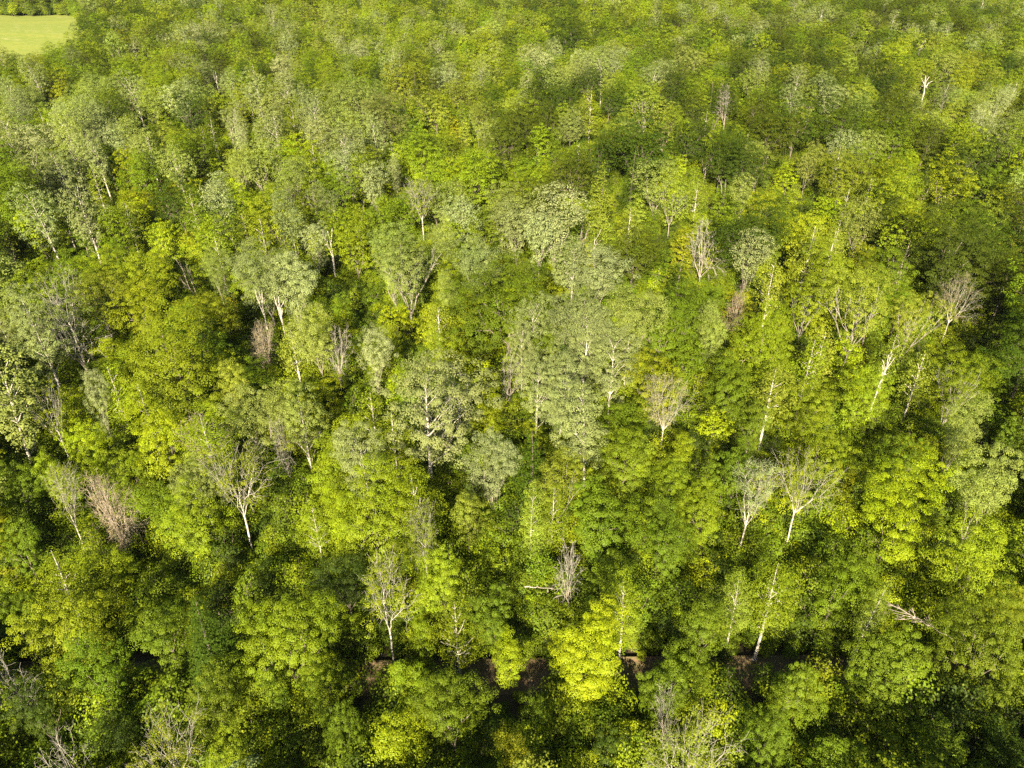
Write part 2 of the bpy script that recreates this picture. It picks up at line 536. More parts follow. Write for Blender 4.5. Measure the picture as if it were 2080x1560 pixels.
NVAR = {'Y': 2, 'M': 12, 'L': 4, 'O': 6, 'P': 5, 'S': 4, 'V': 4, 'B': 4, 'D': 4, 'N': 4, 'K': 2, 'G': 3, 'C': 2, 'T': 5}

# ------------------------------------------------------------------ trees one can tell apart in the photograph
# kind, tint, x, y of the crown's top and its width in photo pixels, phrase others refer to it by, label
TREES = [
 # nearest rows, along and before the track
 ('N','ol',22,1312,120,'the dead twin-stemmed tree in the bottom left corner','dead bare twin-stemmed tree with pinkish bark in the bottom left corner'),
 ('N','ol',150,1462,150,'the bare fan of grey twigs at the bottom edge','leafless fan-shaped tree of grey twigs beside the dead twin-stemmed tree'),
 ('D','ol',335,1430,160,'the half-bare tree at the bottom edge','half-bare tree of tangled pale branches with a few yellow-green leaves at the bottom edge'),
 ('M','mg',335,1185,170,'the green tree with a pinkish trunk','leafy mid-green tree with an exposed pinkish trunk, lower left'),
 ('M','yg',140,1150,190,'','sunlit yellow-green tree over a black gap in the lower left corner'),
 ('L','yg',580,1180,220,'the tall yellow-green tree left of the track','tall yellow-green tree with fine branches and a pale trunk, left end of the brown track'),
 ('T','dg',545,1105,100,'','small dark green tree in the shade below the leaning pale trunk'),
 ('D','yg',780,1110,150,'the white forked tree beside the track','tree with white forked limbs reaching left, standing beside the brown track'),
 ('T','yg',855,1245,75,'',''),
 ('B','yg',930,1205,100,'the slim birch before the track','slim birch with one straight pale trunk crossing the brown track'),
 ('Y','lm',1175,1192,172,'the bright yellow tree over the track','bright lime-yellow tree hanging over the brown track'),
 ('M','mg',1222,925,190,'the green tree with the thick bare trunk','mid-green tree on a thick grey trunk that shows bare below its crown'),
 ('B','yg',1272,1140,95,'the thin white birch behind the yellow tree','thin white birch rising just right of the bright yellow tree'),
 ('M','mg',920,1350,170,'the leafy tree with orange tips','mid-green tree with a few orange leaf tips, just below the sunlit patch of track'),
 ('T','lm',790,1420,160,'','lime-yellow tree at the bottom, below the white forked tree'),
 ('T','gd',1048,1462,110,'','small tree with orange-yellow leaf tips at the bottom edge, below the track'),
 ('N','ol',1360,1385,70,'the leaning dead tree at the bottom','leaning dead tree with one long pale trunk at the bottom edge'),
 ('T','lm',1035,1262,100,'','lime-green sapling on the far edge of the sunlit patch of track'),
 ('T','mg',1085,1392,100,'',''),
 ('T','mg',640,1335,100,'',''), ('T','yg',850,1350,90,'',''), ('T','mg',1345,1345,100,'',''), ('T','yg',1420,1340,80,'',''),
 ('T','mg',1580,1345,80,'',''), ('T','dg',1612,1340,76,'',''), ('T','mg',1755,1320,110,'',''), ('T','mg',2010,1330,120,'',''), ('T','mg',560,1330,110,'',''),
 ('M','mg',1385,1285,140,'',''), ('M','mg',1610,1290,120,'',''), ('T','yg',850,1320,130,'',''),
 ('M','mg',430,1320,130,'',''), ('M','yg',655,1290,110,'',''), ('M','mg',210,1270,150,'',''), ('M','dg',90,1360,120,'',''),
 ('N','ol',1160,1085,95,'','small bare grey tree left of the thick bare trunk'),
 ('D','sv',1530,912,140,'the white-twigged tree on the right','many-stemmed white-twigged tree with few leaves, right of centre in the lower half'),
 ('B','yg',1570,1110,115,'the birch leaning over the track','birch with a long pale trunk leaning over the right half of the track'),
 ('M','mg',1700,1090,160,'','leafy mid-green tree below the golden yellow tree, behind the track'),
 ('Y','lm',1828,902,165,'the golden yellow tree on the right','golden yellow tree with hanging leaf sprays near the right edge'),
 ('M','mg',1800,1245,140,'the leafy tree on the track at right','mid-green tree standing out against the dark right end of the track'),
 ('L','mg',2000,1195,180,'the tree with a slanting trunk at lower right','mid-green tree on a slanting shaded trunk in the lower right corner'),
 ('D','pl',1405,1428,170,'the bare-topped tree at the bottom','pale green tree with a bare twiggy top at the bottom edge, right of centre'),
 ('M','gd',2050,1140,100,'','golden green tree cut by the right edge above the slanting trunk'),
 ('M','mg',700,1395,90,'',''),
 ('M','mg',1560,1400,110,'',''),
 ('T','dg',1230,1440,110,'',''),
 ('T','mg',1690,1470,130,'',''),
 ('T','mg',1900,1440,140,'',''),
 ('T','dg',2030,1440,110,'',''),
 ('M','yg',480,1450,120,'',''),
 ('T','dg',230,1400,120,'',''),
 ('M','mg',1430,1180,150,'',''),
 ('M','mg',1010,1180,110,'',''),
 ('B','pl',1078,985,85,'the leaning slim birch in the lower centre','slim birch with a long leaning pale trunk in the lower centre'),
 ('B','yg',1122,975,75,'',''),
 ('P','ol',410,905,95,'the leaning pale trunk at left','olive tree on a long leaning pale trunk beside the big white-limbed tree'),
 ('B','pl',1500,1150,80,'',''),
 ('B','yg',640,1010,70,'',''),
 ('B','pl',1770,1180,70,'',''),
 ('D','ol',860,1010,100,'',''),
 ('M','yg',900,1090,110,'',''),
 ('M','dg',700,1080,130,'',''),
 ('M','mg',1340,1010,130,'',''),
 ('M','mg',30,1180,90,'',''),
 # left, middle
 ('D','ol',120,925,125,'the pale-limbed tree at lower left','tree with several long pale bare limbs fanning up at lower left'),
 ('K','pk',222,945,115,'the pinkish twiggy tree','pinkish-brown twiggy tree at lower left, right of the pale-limbed tree'),
 ('D','ol',470,858,185,'the big white-limbed tree at left','big thinning tree with thick white forked limbs, left of centre'),
 ('M','yg',400,960,150,'','yellow-green tree hugging the left side of the big white-limbed tree'),
 ('P','gg',76,575,120,'the leaning poplar at the left edge','grey-green poplar with a long white trunk leaning at the left edge'),
 ('P','ol',10,610,80,'','olive poplar cut by the left edge, beside the leaning poplar'),
 ('L','yg',350,598,265,'the huge yellow-green dome at left','huge yellow-green domed tree, the broadest at left'),
 ('M','gd',283,538,140,'','golden green tree just above the huge yellow-green dome'),
 ('S','ol',440,505,65,'','narrow olive tree above the huge yellow-green dome'),
 ('G','ol',525,578,30,'the two white snags at left','taller of two white forked snags left of centre'),
 ('G','ol',562,588,34,'','wider-forked of two white snags left of centre'),
 ('K','pk',530,640,65,'','brown twiggy tree at the foot of the two white snags'),
 ('S','pl',645,612,105,'the pale green tree right of the snags','pale green tree with upswept leaves right of the two white snags'),
 ('N','ol',680,655,75,'','pale bare tree in front of the pale green tree right of the snags'),
 ('S','sv',198,765,60,'','small silvery tree left of the huge yellow-green dome'),
 ('D','gd',100,768,105,'','thin brownish-gold tree near the left edge below the leaning poplar'),
 ('M','lm',168,815,90,'','bright yellow tree below the small silvery tree at left'),
 ('M','pl',480,715,95,'','pale green tree at the right side of the huge yellow-green dome'),
 ('T','gd',660,742,85,'','small golden tree with upright shoots below the pale bare tree'),
 ('P','pl',615,782,92,'the pale tall poplar at left','pale green poplar with a slender white trunk, right of the big white-limbed tree'),
 ('N','ol',575,848,70,'','bare-stemmed tree beside the pale tall poplar'),
 ('M','yg',110,885,110,'',''),
 ('M','mg',30,900,120,'',''),
 ('M','mg',40,1020,120,'',''),
 ('M','yg',250,870,120,'',''),
 # centre
 ('P','gg',862,686,185,'the big pale poplar in the centre','big pale grey-green poplar with a white trunk in the centre'),
 ('P','gg',742,842,112,'','grey-green poplar left of and below the big pale poplar'),
 ('L','yg',760,915,240,'the bright spreading tree below the poplars','bright yellow-green spreading tree with pale leaning stems below the poplars'),
 ('S','sv',1000,872,115,'the silver vase-shaped tree','silver-leaved vase-shaped tree with bare fanning stems, centre'),
 ('M','pl',950,968,105,'','pale green tree at the foot of the silver vase-shaped tree'),
 ('P','gg',1090,703,96,'the pair of slim poplars','left one of the pair of slim grey-green poplars, centre'),
 ('P','gg',1140,706,98,'','right one of the pair of slim grey-green poplars, centre'),
 ('N','ol',1030,698,70,'','bare white-stemmed tree left of the pair of slim poplars'),
 ('P','gg',1197,756,132,'the dark grey-green poplar','dark grey-green poplar right of the pair of slim poplars'),
 ('P','gg',1245,650,108,'the upright poplar right of centre','upright grey-green poplar with a pale trunk standing right of centre'),
 ('P','gg',1190,604,116,'',''),
 ('P','gg',1072,598,88,'',''),
 ('P','gg',1060,672,62,'','small bluish rounded poplar above the bare white-stemmed tree'),
 ('M','pl',1125,628,68,'','light yellow-green tree among the grey-green poplars'),
 ('P','gg',1192,560,132,'','topmost of the grey-green poplars in the centre'),
 ('M','gd',1325,698,150,'the golden-topped tree','golden-topped tree behind the bare white tree right of centre'),
 ('D','pk',1356,742,120,'the bare white tree right of centre','bare white-branched tree before the golden-topped tree, right of centre'),
 ('L','mg',1030,508,235,'the wide mottled dome in the centre','wide mottled green dome above the grey-green poplars'),
 ('S','pl',900,548,75,'',''),
 ('V','gg',825,464,165,'the umbrella-topped tree','umbrella-topped grey-green tree on pale stems left of the wide mottled dome'),
 ('S','sv',760,662,82,'','silvery tree between the pale bare tree and the big pale poplar'),
 ('M','yg',785,635,75,'',''),
 ('M','yg',900,645,90,'',''),
 ('T','gd',1000,792,82,'','small golden-tipped tree right of the big pale poplar'),
 ('T','lm',1090,838,62,'','small lime tree at the foot of the pair of slim poplars'),
 ('V','ol',1130,898,130,'','olive vase-shaped tree right of the silver vase-shaped tree'),
 ('T','gd',1375,872,85,'','golden-brown young tree at the foot of the bare white tree right of centre'),
 ('M','mg',1270,835,130,'',''),
 ('M','yg',1350,905,110,'',''),
 # right, middle
 ('V','yg',1640,545,110,'',''),
 ('V','pl',1748,530,185,'the pale vase-shaped tree at right','large pale vase-shaped tree with spreading white limbs at right'),
 ('V','pl',1850,575,120,'','pale tree leaning away from the large pale vase-shaped tree'),
 ('D','pk',1945,550,85,'the bare brownish tree at right','thin bare brownish tree with a forked white trunk near the right edge'),
 ('K','ru',1495,588,52,'the small rusty tree','small rusty brown tree, the only one of its colour, right of centre'),
 ('L','yg',1550,606,175,'','broad yellow-green tree below the small rusty tree'),
 ('S','pl',1430,608,90,'','pale upswept tree left of the small rusty tree'),
 ('M','yg',1650,722,135,'',''), ('M','yg',1752,722,125,'',''), ('M','yg',1668,818,135,'',''), ('M','mg',1530,782,120,'',''),
 ('V','yg',1945,700,135,'',''),
 ('G','ol',1808,708,30,'the twisted pale snag at right','twisted pale snag poking up between yellow-green trees at right'),
 ('S','pl',1950,795,115,'','pale silvery-tipped tree at right below the bare brownish tree'),
 ('S','pl',2000,900,155,'the pale tree at the right edge','big pale green tree near the right edge, beside the golden yellow tree'),
 ('D','pl',1632,908,125,'the white-trunked tree right of the twigs','pale tree with a white trunk and level limbs beside the white-twigged tree'),
 ('M','mg',2050,800,90,'',''),
 ('M','yg',1430,950,110,'',''),
 ('M','mg',1840,840,120,'',''),
 ('M','mg',1500,870,100,'',''),
 # upper left
 ('P','gg',92,372,88,'the tall poplar at upper left','grey-green poplar on a tall white trunk at upper left'),
 ('P','gg',172,358,92,'','grey-green poplar with a forked white trunk right of the tall poplar at upper left'),
 ('P','gg',200,257,72,'the pale poplar at upper left','pale poplar with bare white branches on its right, upper left'),
 ('P','gg',130,298,64,'',''),
 ('O','dg',243,193,84,'the dark dome at upper left','dark green dome at upper left'),
 ('O','dg',385,178,92,'',''),
 ('O','bd',447,98,50,'',''),
 ('G','ol',434,134,14,'the tiny white snag at upper left','tiny white snag at upper left'),
 ('P','gg',524,137,54,'the small round poplar on a white trunk','small round grey-green poplar on a short white trunk, upper left'),
 ('S','sv',585,68,46,'',''),
 ('S','sv',577,110,48,'','lower of two silvery trees in the upper left'),
 ('S','sv',485,236,52,'the small white-leaved tree','small white-leaved tree, upper left of centre'),
 ('S','pl',525,279,84,'',''),
 ('T','pl',427,330,38,'','narrow pale spire-shaped tree at upper left'),
 ('O','dg',360,348,114,'the dark green dome left of centre','dark green dome left of centre'),
 ('M','lm',330,420,76,'',''),
 ('S','gg',570,384,105,'the large grey-green tree left of centre','large grey-green tree with upswept leaves left of centre'),
 ('S','gg',650,368,64,'',''),
 ('G','ol',668,458,46,'the cluster of white snags','cluster of white broken snags above the centre left'),
 ('S','sv',640,450,60,'','whitish tree behind the cluster of white snags'),
 ('O','mg',285,288,104,'',''),
 ('M','yg',248,412,90,'',''),
 ('S','pl',310,178,58,'',''),
 ('M','yg',255,115,64,'',''),
 ('M','gd',125,150,50,'','golden tree at upper left below the meadow'),
 # upper centre
 ('O','dg',1160,26,112,'the dark dome at the top','dark green dome near the top edge, right of centre'),
 ('O','ol',818,113,112,'the olive dome at the top','olive green dome at the top, left of centre'),
 ('O','gg',775,188,112,'the pale dome above the centre','pale grey-green dome above the centre'),
 ('M','pl',885,172,94,'',''),
 ('M','pl',945,228,54,'',''),
 ('O','bd',1025,234,112,'the brownish dome above the centre','brownish dark green dome above the centre'),
 ('L','yg',860,262,115,'',''),
 ('L','yg',962,278,172,'the big bright dome above the centre','big bright yellow-green dome above the centre'),
 ('O','bd',1165,284,132,'','brownish oak-like dome right of the big bright dome'),
 ('O','dg',1300,222,195,'the massive dark dome','massive dark green dome right of the upper centre'),
 ('S','sv',1130,374,128,'the shining silver tree','shining silver-leaved tree with white branches in the upper centre'),
 ('S','sv',1095,424,84,'','smaller silvery tree at the lower left of the shining silver tree'),
 ('C','pl',1217,343,76,'the pale pine','pale green pine with level boughs right of the shining silver tree'),
 ('D','ol',855,350,85,'the pinkish bare tree in the upper centre','olive tree with a pinkish bare forked trunk in the upper centre'),
 ('S','pl',910,364,74,'',''),
 ('S','sv',760,330,66,'',''), ('S','sv',808,324,40,'','small white-leaved tree in the upper centre'),
 ('T','lm',1390,298,48,'the small bright lime ball','small bright lime-coloured round tree among dark oaks'),
 ('M','yg',720,434,104,'',''),
 ('S','pl',910,434,74,'',''),
 ('O','bd',1290,438,155,'',''),
 ('T','pl',1295,388,64,'',''),
 ('V','pl',1365,354,86,'',''),
 ('O','dg',1198,130,68,'',''), ('O','dg',1240,158,80,'',''),
 ('O','gg',1160,214,74,'',''),
 ('V','pl',1312,164,84,'',''),
 # upper right
 ('O','dg',1715,184,150,'the long dark oak ridge','dark oak-like dome forming the middle of a dark ridge at upper right'),
 ('O','dg',1620,189,134,'',''), ('O','bd',1830,190,120,'',''),
 ('T','pl',1660,218,58,'',''),
 ('O','mg',1815,224,114,'the two-toned round tree','round tree with a pale top and dark green flank at upper right'),
 ('O','bd',1885,238,84,'',''),
 ('O','dg',1515,268,124,'',''), ('O','bd',1565,214,132,'',''),
 ('S','ol',1643,284,64,'',''),
 ('O','ol',1715,294,124,'',''),
 ('O','dg',1970,268,104,'',''),
 ('M','gd',1920,308,114,'','golden green tree at upper right below the dark ridge'),
 ('S','pl',1505,354,64,'',''),
 ('O','dg',1530,394,174,'the broad dark oak right of centre','broad dark green dome right of the upper centre'),
 ('T','pl',1610,358,44,'',''),
 ('L','bd',1935,405,245,'the giant dark tree at right','giant brownish-green tree with a black shadow on its left, right side'),
 ('S','ol',1745,404,84,'',''),
 ('M','yg',1680,458,165,'',''),
 ('N','ol',1435,424,95,'the bare pale tree right of centre','bare pale twiggy tree, upper right of centre'),
 ('S','sv',1525,464,84,'the silvery tree right of centre','pale silvery tree below the broad dark dome, right of centre'),
 ('S','sv',2035,182,44,'the silver tree at the right edge','small silver-leaved tree at the upper right edge'),
 ('G','ol',1890,148,34,'','white dead forked tree at upper right'),
 ('T','mg',1835,37,24,'','narrow bright green tree near the top right'),
 ('T','mg',1747,57,38,'','small round bright green tree near the top right'),
 ('N','pk',1478,168,50,'','small bare pale tree left of the long dark oak ridge'),
 ('M','gd',1960,114,84,'',''),
]

N_INDIVIDUALS = 300
TRACK_Y = 42.3
TRACK_GAPS = [(700, 800), (985, 1105), (1262, 1300), (1465, 1525), (1655, 1725), (1870, 1965)]


def crown_extent(kind, R, h):
    k = KIND[kind]
    ch = h * (1 - k['cb'])
    return ch


class Tree:
    pass

trees = []
for row in TREES:
    kind, tint, px, py, w, short, label = row
    k = KIND[kind]
    h = k['H']; R = k['R']
    if kind == 'G':
        p, t = at(px, py, h); R = max(0.9, w / 2 * t / F_PX)
        cx, cy = p[0], p[1]
    else:
        for _ in range(6):
            ch = h * (1 - k['cb']); b = ch / 2
            delta = math.atan2(-ray(px, py)[2], ray(px, py)[1])
            half = math.sqrt((R * math.sin(delta)) ** 2 + (b * math.cos(delta)) ** 2)
            yc = py + min(half / R, 1.6) * w / 2
            p, t = at(px, yc, h - b)
            R = w / 2 * t / F_PX
            s = min(1.5, max(0.55, R / k['R']))
            h = k['H'] * min(1.2, max(0.78, s ** 0.5))
        cx, cy = p[0], p[1]
    T = Tree()
    T.kind, T.tint, T.x, T.y, T.R, T.h, T.short, T.label, T.px, T.py, T.w = kind, tint, cx, cy, R, h, short, label, px, py, w
    T.hero = True
    T.depth = t
    trees.append(T)

MEADOW = [(-520, 425), (-240, 402), (-204, 399), (-163, 335), (-150, 292), (-163, 247), (-260, 212), (-520, 225)]
MEADOW_SEEN = [(-40, 44), (188, 37), (192, 46), (98, 62), (0, 89), (-40, 101)]
def in_poly(x, y, poly):
    c = False
    j = len(poly) - 1
    for i in range(len(poly)):
        xi, yi = poly[i]; xj, yj = poly[j]
        if (yi > y) != (yj > y) and x < (xj - xi) * (y - yi) / (yj - yi) + xi:
            c = not c
        j = i
    return c

# spatial hash of crowns
CELL = 10.0
grid = {}
def put(x, y, R):
    grid.setdefault((int(x // CELL), int(y // CELL)), []).append((x, y, R))
def clear_of(x, y, R, f):
    ix, iy = int(x // CELL), int(y // CELL)
    for a in range(ix - 2, ix + 3):
        for b in range(iy - 2, iy + 3):
            for (qx, qy, qr) in grid.get((a, b), ()):
                if (x - qx) ** 2 + (y - qy) ** 2 < (f * (R + qr)) ** 2:
                    return False
    return True
for T in trees:
    put(T.x, T.y, T.R)
    k = KIND[T.kind]
    T.box = (T.px - T.w / 2, T.py, T.px + T.w / 2, T.py + T.w * ({'B': 3.0, 'D': 1.9, 'P': 1.7, 'G': 2.2, 'V': 1.3, 'N': 1.5, 'Y': 1.5}.get(T.kind, 0.8)))

def pick_kind(px, py, depth, rr, x, y):
    """species mix varies over the wood: oaks to the upper right, poplars to the left, mixed maples elsewhere"""
    right = min(1, max(0, (px - 1100) / 700)); far = min(1, max(0, (depth - 110) / 150))
    w = {'M': 5.5, 'O': 1.2 + 3.2 * right * (py < 620) + 1.5 * far, 'S': 0.6, 'V': 0.5, 'T': 1.3 if depth < 160 else .4, 'P': (0.25 + 0.15 * (px < 900)) * (1 - .7 * far),
         'B': 0.35 * (1 - far), 'D': 0.3 * (1 - .6 * far), 'N': 0.03 if depth < 115 else 0.12 * (1 - .7 * far), 'C': 0.04, 'L': 0.6 + far, 'K': 0.05}
    n1 = math.sin(x * .043 + 1.3) * math.cos(y * .036 + .4) + .5 * math.sin(x * .017 - y * .023)
    n2 = math.sin(x * .031 - 2.0) * math.cos(y * .047 + 1.1)
    w['O'] *= math.exp(1.1 * n1); w['L'] *= math.exp(.7 * n1); w['S'] *= math.exp(-1.2 * n2); w['P'] *= math.exp(-1.2 * n2)
    if px > 1180 and 60 < y < 330 and 150 < py - 0.12 * (px - 1250) < 560:
        w['O'] *= 3.5; w['S'] *= .3; w['P'] *= .3; w['V'] *= .4      # the stand of dark oaks on the right
    ks = list(w); ws = np.array([w[a] for a in ks]); ws /= ws.sum()
    if py > 1000:
        w['S'] = 0.25; w['K'] = 0
        ws = np.array([w[a] for a in ks]); ws /= ws.sum()
    kind = ks[int(np.searchsorted(np.cumsum(ws), rr.random()))]
    opts = {'M': ['ol', 'pl', 'yg', 'yg', 'yg', 'yg', 'mg', 'mg', 'mg', 'lm' if depth < 200 else 'mg', 'gd' if depth < 150 else 'yg'], 'L': ['yg', 'mg'], 'O': ['dg', 'dg', 'dg', 'bd', 'bd', 'bd', 'mg'], 'S': ['pl', 'pl', 'pl', 'sv', 'gg', 'ol'],
            'V': ['yg', 'pl', 'ol'], 'T': ['yg', 'mg', 'lm', 'gd', 'mg'], 'P': ['gg', 'gg', 'pl'], 'B': ['yg', 'pl'], 'D': ['ol', 'pl'],
            'N': ['ol'], 'C': ['dg'], 'K': ['pk', 'ol']}[kind]
    g = (0.5 + 0.38 * math.sin(x * .029 + y * .041 + 2.2) * math.cos(x * .037 - .6)) * len(opts) + rr.normal(0, 0.25 * len(opts))
    return kind, opts[int(min(len(opts) - 1, max(0, g)))]

rr = np.random.default_rng(21)
cands = []
tries = 0
Ymax = 540.0
near_first = []
for _ in range(60000):
    # denser sampling close by, where gaps would show
    y = 10 + (Ymax - 10) * rr.random() ** 0.62
    depth0 = y * cp + (CAM_H - 12) * sp
    xm = 0.72 * depth0 + 22
    x = rr.uniform(-xm, xm)
    near_first.append((y, x))
near_first.sort()
for y, x in near_first:
    gz = float(ground_z(x, y))
    ppx, ppy, dep = project(x, y, gz + 15)
    if in_poly(x, y, MEADOW):
        continue
    if y < 390 and in_poly(*project(x, y, gz + 16)[:2], MEADOW_SEEN):
        continue
    kind, tint = pick_kind(ppx, ppy, dep, rr, x, y)
    k = KIND[kind]
    s = rr.uniform(0.78, 1.18) * (1 - 0.20 * min(1, max(0, (dep - 140) / 120)))
    R = k['R'] * s
    h = k['H'] * min(1.2, max(0.8, s ** 0.6)) * rr.uniform(0.92, 1.06)
    if abs(y - TRACK_Y) < 2.4 + 0.2 * R:
        continue
    if not clear_of(x, y, R, 0.51 if dep < 140 else 0.52):
        continue
    # keep what the photo shows open: the track and the trees named above
    b = project(x, y, gz + h * (1 + k['cb']) / 2)
    wpx = R * F_PX / b[2]
    hpx = wpx * 1.15
    bb = (b[0] - wpx, b[1] - hpx, b[0] + wpx, b[1] + hpx)
    bad = False
    if y < TRACK_Y + 2:
        for (a0, a1) in TRACK_GAPS:
            if bb[0] < a1 - 12 and bb[2] > a0 + 12 and bb[1] < 1392 and bb[3] > 1345:
                bad = True
    if not bad:
        for T in trees:
            if T.depth > b[2] - 1:
                bx = T.box
                ox = min(bx[2], bb[2]) - max(bx[0], bb[0]); oy = min(bx[3], bb[3]) - max(bx[1], bb[1])
                if ox > 0 and oy > 0 and ox * oy > (0.22 if y > TRACK_Y + 3 or T.kind in 'NDBGPY' else 0.5) * (bx[2] - bx[0]) * (bx[3] - bx[1]):
                    bad = True
                    break
    if bad and y < 330:
        continue
    T = Tree()
    T.kind, T.tint, T.x, T.y, T.R, T.h, T.short, T.label, T.hero = kind, tint, x, y, R, h, '', '', False
    T.px, T.py, T.w, T.depth = b[0], bb[1], 2 * wpx, b[2]
    put(x, y, R)
    cands.append(T)

def shown(T):
    fx = max(0, min(2080, T.px + T.w / 2) - max(0, T.px - T.w / 2)) / T.w
    hh = T.w * 1.1
    fy = max(0, min(1560, T.py + hh) - max(0, T.py)) / hh
    return T.w ** 2 * fx * fy
vis = [T for T in cands if shown(T) > 0]
vis.sort(key=lambda T: -shown(T))
nh = len(trees)
chosen = vis[:N_INDIVIDUALS - nh]
cs = set(map(id, chosen))
rest = [T for T in cands if id(T) not in cs]
rest = [T for T in rest if shown(T) > 0 or T.depth < 420]
print('heroes', nh, 'auto', len(chosen), 'stuff', len(rest), 'smallest auto depth', max(T.depth for T in chosen), 't', round(time.time() - T0, 1))
things = trees + chosen

# ------------------------------------------------------------------ labels: each says which one
marks = [T for T in trees if T.short]
def relation(dx, dy):
    a = math.degrees(math.atan2(-dy, dx))
    names = [(0, 'right of'), (45, 'behind and right of'), (90, 'directly behind'), (135, 'behind and left of'), (180, 'left of'),
             (-180, 'left of'), (-135, 'in front and left of'), (-90, 'directly in front of'), (-45, 'in front and right of')]
    return min(names, key=lambda n: abs(a - n[0]))[1]
used = set(T.label for T in trees if T.label)
pairs = []
for T in things:
    if T.label:
        continue
    for m in marks:
        dx, dy = T.px - m.px, (T.py + T.w * .4) - (m.py + m.w * .4)
        d = math.hypot(dx, dy * 1.2)
        pairs.append((d, id(T), T, m, relation(dx, dy)))
pairs.sort(key=lambda q: (q[0], q[1]))
taken = set()
for d, _, T, m, rel in pairs:
    if T.label or (rel, m.short) in taken:
        continue
    lab = f"{TWORD[T.tint]} {KWORD[T.kind]} {rel} {m.short}"
    if len(lab.split()) > 16:
        continue
    taken.add((rel, m.short))
    T.label = lab
for T in things:
    if T.kind in 'N' and T.label.startswith('olive green bare'):
        T.label = T.label.replace('olive green bare', 'pale bare', 1)
dup = [T for T in things if not T.label]
print('unlabelled', len(dup), 'unique', len(set(T.label for T in things)), 'longest', max(len(T.label.split()) for T in things))

GROUP = {'broadleaf_tree': 'broadleaf trees of the wood', 'young_tree': 'young trees of the wood', 'poplar_tree': 'poplars of the wood', 'birch_tree': 'birches of the wood',
         'dying_tree': 'thinning trees of the wood', 'dead_tree': 'bare dead trees of the wood', 'twiggy_tree': 'twiggy trees of the wood', 'tree_snag': 'bleached snags of the wood', 'conifer_tree': ''}

def tinted(tint, rng, amt=1.0):
    c = np.array(TINT[tint]) * (1 + rng.normal(0, 0.09 * amt)) * (1 + rng.normal(0, 0.028 * amt, 3))
    return [float(max(0.004, v)) for v in c]

rt = np.random.default_rng(5)
for i, T in enumerate(things):
    k = KIND[T.kind]
    lod = 0 if T.depth < 118 else 1
    seed = int(rt.integers(NVAR[T.kind]))
    root = bpy.data.objects.new(KNAME[T.kind], None)
    root.empty_display_size = 0.5
    C.objects.link(root)
    root.location = (T.x, T.y, float(ground_z(T.x, T.y)) - 0.05)
    s = T.R / k['R']
    root.scale = (s, s, T.h / k['H'])
    root.rotation_euler = (0, 0, float(rt.uniform(0, 6.283)))
    root['label'] = T.label
    root['category'] = 'snag' if T.kind == 'G' else 'tree'
    if GROUP[KNAME[T.kind]]:
        root['group'] = GROUP[KNAME[T.kind]]
    if T.hero and T.kind in 'DNGPBV' and T.depth < 150:
        parts = limb_meshes(T.kind, seed)
    else:
        parts = [('trunk', wood_mesh(T.kind, seed, lod))]
    for nm, me in parts:
        o = bpy.data.objects.new(nm, me); C.objects.link(o); o.parent = root
    cm = crown_mesh(T.kind, seed, lod)
    if cm is not None:
        o = bpy.data.objects.new('crown', cm); C.objects.link(o); o.parent = root
        o['leaf_tint'] = tinted(T.tint, rt)
print('individuals built', round(time.time() - T0, 1))

# ------------------------------------------------------------------ masses nobody could count: instanced on points
def scatter(name, sources, pts, label):
    """one object of kind stuff: a cloud of points that geometry nodes turn into plants"""
    me = bpy.data.meshes.new(name)
    n = len(pts['co'])
    me.vertices.add(n); me.vertices.foreach_set('co', pts['co'].astype(np.float32).ravel())
    for nm, typ, key, arr in (('pick', 'INT', 'value', pts['pick'].astype(np.int32)), ('turn', 'FLOAT_VECTOR', 'vector', pts['turn'].astype(np.float32)),
                              ('size', 'FLOAT_VECTOR', 'vector', pts['size'].astype(np.float32)), ('leaf_tint', 'FLOAT_VECTOR', 'vector', pts['tint'].astype(np.float32))):
        a = me.attributes.new(nm, typ, 'POINT'); a.data.foreach_set(key, arr.ravel())
    ob = bpy.data.objects.new(name, me); C.objects.link(ob)
    ob['kind'] = 'stuff'; ob['label'] = label
    ng = bpy.data.node_groups.new(name + '_scatter', 'GeometryNodeTree')
    ng.interface.new_socket('Geometry', in_out='INPUT', socket_type='NodeSocketGeometry')
    ng.interface.new_socket('Geometry', in_out='OUTPUT', socket_type='NodeSocketGeometry')
    gi = ng.nodes.new('NodeGroupInput'); go = ng.nodes.new('NodeGroupOutput')
    join = ng.nodes.new('GeometryNodeJoinGeometry')
    def named(nm, typ):
        a = ng.nodes.new('GeometryNodeInputNamedAttribute'); a.data_type = typ; a.inputs[0].default_value = nm
        return a.outputs[0]
    pick = named('pick', 'INT'); turn = named('turn', 'FLOAT_VECTOR'); size = named('size', 'FLOAT_VECTOR')
    e2r = ng.nodes.new('FunctionNodeEulerToRotation'); ng.links.new(turn, e2r.inputs[0])
    for i, src in enumerate(sources):
        oi = ng.nodes.new('GeometryNodeObjectInfo'); oi.inputs['Object'].default_value = src
        cmpn = ng.nodes.new('FunctionNodeCompare'); cmpn.data_type = 'INT'; cmpn.operation = 'EQUAL'
        ng.links.new(pick, cmpn.inputs[2]); cmpn.inputs[3].default_value = i
        ip = ng.nodes.new('GeometryNodeInstanceOnPoints')
        ng.links.new(gi.outputs[0], ip.inputs['Points'])
        ng.links.new(cmpn.outputs[0], ip.inputs['Selection'])
        ng.links.new(oi.outputs['Geometry'], ip.inputs['Instance'])
        ng.links.new(e2r.outputs[0], ip.inputs['Rotation']); ng.links.new(size, ip.inputs['Scale'])
        ng.links.new(ip.outputs[0], join.inputs[0])
    ng.links.new(join.outputs[0], go.inputs[0])
    md = ob.modifiers.new('scatter', 'NODES'); md.node_group = ng
    return ob

